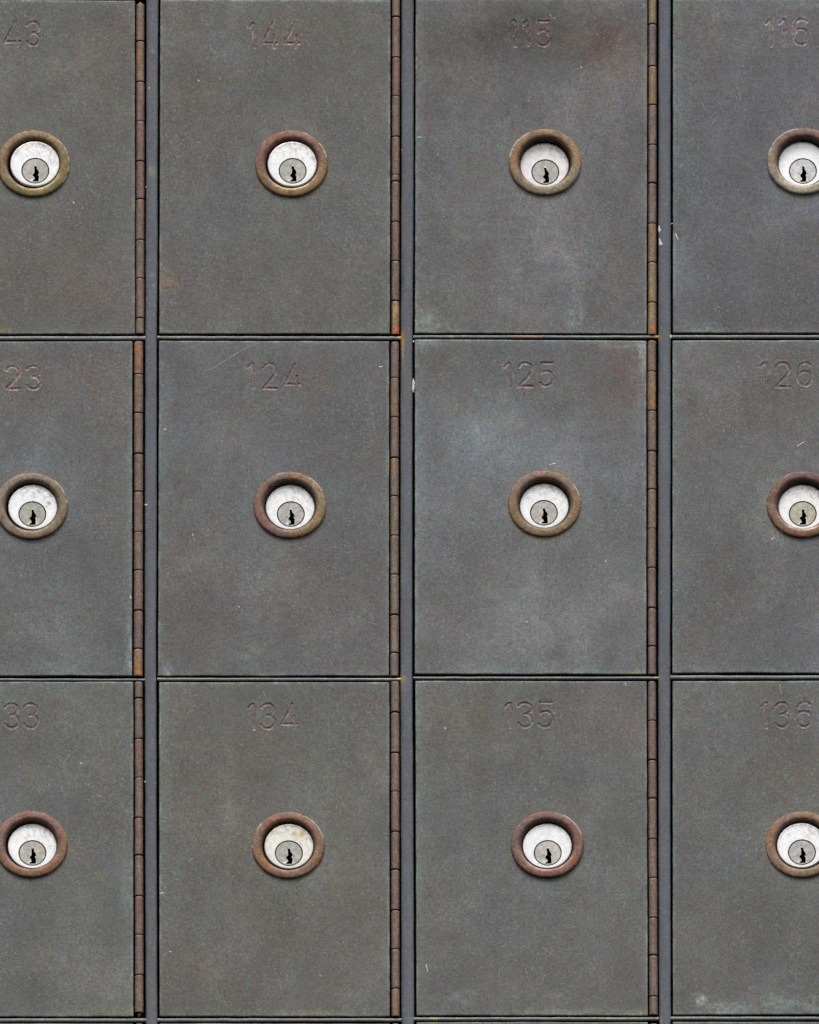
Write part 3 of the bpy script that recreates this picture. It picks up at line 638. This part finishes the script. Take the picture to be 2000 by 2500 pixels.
        if key == (1,2): C += spot(1596, 985, 5, 22, (36, 22, -14)) + spot(1599, 945, 3, 14, (30, 24, -10)) + spot(1598, 1060, 4, 30, (16, 12, -4))
        if key == (1,1): C += spot(957, 990, 3, 20, (44, 26, -10)) + spot(961, 1135, 5, 20, (20, 14, -2)) + spot(961, 1560, 4, 22, (40, 26, 4))
        if key == (0,0): C += spot(337, 130, 4, 26, (34, 2, -10)) + spot(336, 330, 4, 34, (22, 2, -8))
        make('hinge_knuckle', V, F, M_hinge, hin, org, alb(np.clip(C, 20, 240)))
    return hin

LABELS = {
 (0,0): "patinated grey mailbox door stamped 43, tan lock ring, at the top left",
 (0,1): "grey mailbox door stamped 144 with a small orange rust spot low at left",
 (0,2): "patinated grey mailbox door stamped 115 with a dark brown stain across the top",
 (0,3): "bluish grey mailbox door stamped 116 with the brightest white lock face",
 (1,0): "patinated grey mailbox door stamped 23 in pale bright digits",
 (1,1): "patinated grey mailbox door stamped 124 with a long diagonal scratch at the top",
 (1,2): "lighter bluish grey mailbox door stamped 125 with a yellow rusty bottom right corner",
 (1,3): "patinated grey mailbox door stamped 126 with a dark reddish lock ring",
 (2,0): "patinated grey mailbox door stamped 33 directly below the door stamped 23",
 (2,1): "olive grey mailbox door stamped 134 with yellowish dirt on its lock face",
 (2,2): "olive grey mailbox door stamped 135 directly below the door stamped 125",
 (2,3): "patinated grey mailbox door stamped 136 with chalky teal crust along the bottom",
 (3,0): "top edge of the mailbox door below the one stamped 33",
 (3,1): "top edge of the mailbox door below the one stamped 134",
 (3,2): "top edge of the mailbox door below the one stamped 135",
 (3,3): "top edge of the mailbox door below the one stamped 136",
}

# ------------------------------------------------------------------ the frame: posts, rails, dark inside
fr = empty('metal_cabinet', tuple(px(1000, 2560, 20)), "bluish grey metal grid of posts and rails that holds the numbered doors", "cabinet")
FO = np.array(fr.location)
bk = px([-320, 2280, 2280, -320, -320, 2280, 2280, -320], [-60, -60, 3400, 3400, -60, -60, 3400, 3400], [34] * 4 + [60] * 4)
make('back_panel', bk, [(0, 3, 2, 1), (4, 5, 6, 7), (0, 1, 5, 4), (1, 2, 6, 5), (2, 3, 7, 6), (3, 0, 4, 7)], M_back, fr, FO, smooth=False)
POSTS = [  # (y, left, right)
 [(-60,-275,-246),(3400,-275,-246)],
 [(-60,357.5,387.3),(400,356.5,386),(700,355.5,385),(830,354.5,383.5),(1240,354,383),(1650,353.3,381.3),(1700,354,382.5),(2060,354.5,383),(2400,355.5,384.5),(2500,356.3,385.5),(3400,356,386)],
 [(-60,980.5,1010.5),(400,980,1010.5),(700,979,1009),(830,978.5,1007.5),(1240,977.5,1007.5),(1650,977.5,1007.3),(1900,979,1009),(2300,980,1011),(2500,980.5,1011.5),(3400,981,1012)],
 [(-60,1608,1638),(400,1607.5,1638),(830,1607.5,1638),(1240,1607,1637.5),(1650,1607,1637),(2100,1608,1637.5),(2500,1609.5,1638.5),(3400,1610,1639)],
 [(-60,2234,2264),(3400,2234,2264)],
]
def pspot(C, xf, yf, x, y, rx, ry, dc, rag=.7):
    m = np.exp(-((xf - x) / rx) ** 2 - ((yf - y) / ry) ** 2) * np.clip(1 + rag * fbm(xf, yf, 4, 6, int(x + y * 3) % 9000, 3), 0, 2)
    C += m[:, None] * np.array(dc, float)
def frame_colour(xf, yf, seed, vertical=True):
    b = np.array((95,99,107), float) if vertical else np.array((130,132,132), float)
    sx, sy = (18, 90) if vertical else (90, 6)
    C = b + fbm(xf, yf, sx, sy, seed, 4)[:, None] * np.array((5, 5.5, 6)) + fbm(xf, yf, 30 if vertical else 140, 160 if vertical else 30, seed + 3, 3)[:, None] * np.array((3.5, -.5, -3.5)) + fbm(xf, yf, 9, 9, seed + 7, 2)[:, None] * np.array((2, 1, 2))
    for (x, y, rx, ry, dc) in FRUST: pspot(C, xf, yf, x, y, rx, ry, dc)
    return C
FRUST = [(980,822,9,12,(50,18,-26)),(983,838,4,18,(62,30,-28)),(984,868,3,28,(44,38,4)),(980,930,3,60,(16,12,-4)),(1609,821,6,13,(30,16,-20)),(1604,821,10,5,(34,14,-24)),
 (975,1656,8,6,(36,20,-8)),(982,1660,10,30,(24,14,-4)),(382,1656,5,8,(60,30,-6)),(352,1656,4,6,(44,22,2)),(1603,1656,10,9,(34,28,2)),(1611,1650,6,14,(14,6,0)),
 (372,106,8,3,(10,6,-10)),(374,124,6,5,(34,30,14)),(368,112,5,7,(16,14,4)),(372,418,9,10,(30,30,10)),(366,412,4,10,(20,22,12)),(372,428,7,3,(22,20,8)),
 (372,671,8,6,(22,26,24)),(374,697,3,3,(30,32,30)),(1102,822,7,5,(70,20,-30)),(1100,830,5,3,(60,20,-30)),(1288,821,26,5,(54,10,-12)),(1060,2486,14,5,(60,44,-6)),(1500,2486,60,4,(16,14,0)),
 (1584,822,22,5,(26,2,-18)),(940,2486,60,5,(14,12,0)),(960,1657,40,5,(38,30,10)),(1012,2487,14,6,(14,14,6)),(1612,2490,7,10,(26,24,12)),(1008,820,4,16,(16,18,16)),(1640,1656,5,5,(20,10,4)),(984,690,3,40,(-12,-12,-12)),(720,822,10,4,(10,12,10)),(430,823,30,4,(18,20,10))]
def post(pts, seed):
    ys = np.concatenate([np.arange(-60, 2540, 6.0), np.arange(2540, 3401, 40.0)])
    P = np.array(pts, float); L = np.interp(ys, P[:, 0], P[:, 1]); R = np.interp(ys, P[:, 0], P[:, 2])
    # profile across: side, rounded arris, flat
    f = np.array([0, 0, .02, .06, .12, .22, .34, .46, .58, .70, .80, .88, .94, .98, 1, 1]); d = np.array([26, 4.6, 3.0, 1.9, 1.3, 1.0, 1, 1, 1, 1, 1.0, 1.3, 1.9, 3.0, 4.6, 26])
    Fx, Yy = np.meshgrid(f, ys, indexing='ij'); Dd = np.repeat(d[:, None], len(ys), 1)
    X = L[None, :] + (R - L)[None, :] * Fx
    wob = vnoise(Yy, Yy * 0, 37, 1, seed + 5) * .5 * np.where(Fx < .5, 1, -1) * (np.abs(Fx - .5) > .4)
    X = X + wob; Dd = Dd + np.where(Dd < 2, .25 * vnoise(X, Yy, 14, 60, seed + 6), 0)
    V = px(X, Yy, Dd).reshape(-1, 3); F = gridfaces(*X.shape); xf, yf = X.ravel(), Yy.ravel()
    C = frame_colour(xf, yf, seed)
    C -= (10 * np.exp(-(Fx.ravel() / .3) ** 2) * np.clip(1 + .6 * fbm(xf, yf, 10, 50, seed + 9, 3), 0, 2))[:, None] * np.array((.9, 1, 1.1))
    gr = np.clip(fbm(xf, yf, 7, 24, seed + 10, 3) - .5, 0, 2)[:, None]; C -= gr * 15
    C -= (9 * np.exp(-((1 - Fx.ravel()) / .12) ** 2) * np.clip(.6 + .9 * fbm(xf, yf, 6, 40, seed + 19, 3), 0, 2))[:, None]
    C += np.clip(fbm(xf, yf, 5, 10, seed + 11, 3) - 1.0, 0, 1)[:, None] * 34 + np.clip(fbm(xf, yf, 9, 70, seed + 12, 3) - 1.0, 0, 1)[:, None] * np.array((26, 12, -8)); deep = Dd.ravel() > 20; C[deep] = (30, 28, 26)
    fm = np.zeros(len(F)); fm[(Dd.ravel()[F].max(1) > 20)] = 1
    return make('post', V, F, None, fr, FO, alb(np.clip(C, 15, 240)), mats=[M_frame, M_side], fm=fm)
posts = [post(p, 2000 + 13 * i) for i, p in enumerate(POSTS)]
def rail(x0, x1, top, bot, seed):
    """top/bot: (y at left, y at right)"""
    xs = np.arange(x0, x1 + .1, (x1 - x0) / 110)
    f = np.array([0, 0, .08, .2, .35, .5, .65, .8, .92, 1, 1]); d = np.array([30, 5.5, 3.8, 2.7, 2.2, 2.1, 2.3, 2.9, 4.0, 5.8, 30])
    Xx, Fy = np.meshgrid(xs, f, indexing='ij'); Dd = np.repeat(d[None, :], len(xs), 0)
    t = (Xx - x0) / (x1 - x0)
    T = top[0] + (top[1] - top[0]) * t; B = bot[0] + (bot[1] - bot[0]) * t
    wob = vnoise(Xx, Fy * 0, 33, 1, seed) * .45
    Y = T + (B - T) * Fy + wob; Dd = Dd + np.where(Dd < 4.5, .35 * vnoise(Xx, Fy * 0, 40, 1, seed + 1), 0)
    V = px(Xx, Y, Dd).reshape(-1, 3); F = gridfaces(*Xx.shape); xf, yf = Xx.ravel(), Y.ravel()
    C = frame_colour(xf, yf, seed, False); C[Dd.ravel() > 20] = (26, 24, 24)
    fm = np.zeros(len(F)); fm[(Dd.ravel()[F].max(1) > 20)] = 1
    return make('rail', V, F, None, fr, FO, alb(np.clip(C, 15, 240)), mats=[M_frame, M_side], fm=fm)
SEGX = [(-247, 358.5), (384.5, 981), (1009.5, 1608.5), (1637, 2235)]
SEGX_B = SEGX
RAILS = [
 [(( -16,-16),(-5,-5)), ((-17,-17),(-6,-6)), ((-20,-20),(-9,-9)), ((-20,-20),(-9,-9))],
 [((818.6,818.6),(829,829)), ((818,819),(827,828.5)), ((816.5,817.2),(824.8,825.4)), ((816,816),(825,825))],
 [((1654,1655),(1661.5,1661.5)), ((1652.8,1653.2),(1661.2,1661)), ((1650,1650),(1657.6,1657.6)), ((1646.5,1646.5),(1656.8,1656.8))],
 [((2484,2484),(2494,2494)), ((2483.6,2484),(2494,2493)), ((2481.4,2481.4),(2490.6,2490.6)), ((2479.6,2479.6),(2489.2,2489.2))],
]
k = 0
for row in RAILS:
    for (x0, x1), (tp, bt) in zip(SEGX, row):
        rail(x0, x1, tp, bt, 2300 + k * 9); k += 1
# flecks of old white paint stuck to the posts
def fleck(pts, depth, parent, thick=1.2):
    n = len(pts); cx = sum(p[0] for p in pts) / n; cy = sum(p[1] for p in pts) / n
    V = [px(x, y, depth) for x, y in pts] + [px(cx + (x - cx) * .6, cy + (y - cy) * .6, depth - thick) for x, y in pts]
    F = [(q, (q + 1) % n, (q + 1) % n + n, q + n) for q in range(n)] + [tuple(range(n, 2 * n))]
    o = make('paint_fleck', np.array(V), [f[::-1] for f in F], M_chip, parent, FO, smooth=False)
def ell(cx, cy, rx, ry, n=9, seed=0):
    rs = np.random.RandomState(seed); return [(cx + rx * math.cos(t) * rs.uniform(.8, 1.15), cy + ry * math.sin(t) * rs.uniform(.8, 1.15)) for t in np.arange(n) / n * 2 * math.pi]
fleck([(1007,930),(1009,922),(1011,926),(1013.5,934),(1013,946),(1011,956),(1008,957),(1006,948)], 2.4, posts[2], 2)
fleck(ell(1010, 833, 3, 3, 7, 1), 2.2, posts[2], 1.6)
fleck(ell(1637.5, 821.5, 2.8, 5, 9, 2), 2.4, posts[3], 2)
fleck([(1608,552),(1610.5,550),(1611.5,556),(1615,561),(1613,566),(1609.5,568),(1607,562)], 1.6, posts[3])
fleck([(1610,581),(1612,579),(1613,587),(1618,592),(1620,597),(1615,601),(1610,599),(1609,593)], 1.6, posts[3])
fleck(ell(1640, 545, 3.2, 1.5, 7, 4), 3.0, posts[3], 1)
fleck(ell(357.5, 1232, 4.4, 3.2, 8, 5), 1.8, posts[1])
fleck(ell(364.3, 214.6, 2.4, 2.8, 7, 6), 1.4, posts[1])
fleck(ell(354.6, 1908, 1.8, 2.8, 7, 7), 2.4, posts[1])
fleck(ell(357, 456.5, 1.8, 1.8, 7, 8), 2.0, posts[1])
fleck(ell(982, 367, 1.3, 1.8, 7, 9), 1.6, posts[2], .8)

# ------------------------------------------------------------------ the doors
for key in sorted(DOOR):
    xlt, xlb, xrt, xrb, ytl, ytr, ybl, ybr = DOOR[key]
    org = px(xrb, ybr, 0)
    root = empty('mailbox', tuple(org), LABELS[key], 'mailbox', 'numbered mailbox doors set in the metal frame')
    build_panel(key, root, org)
    add_lock(key, root, org)
    h = build_hinge(key, root, org)
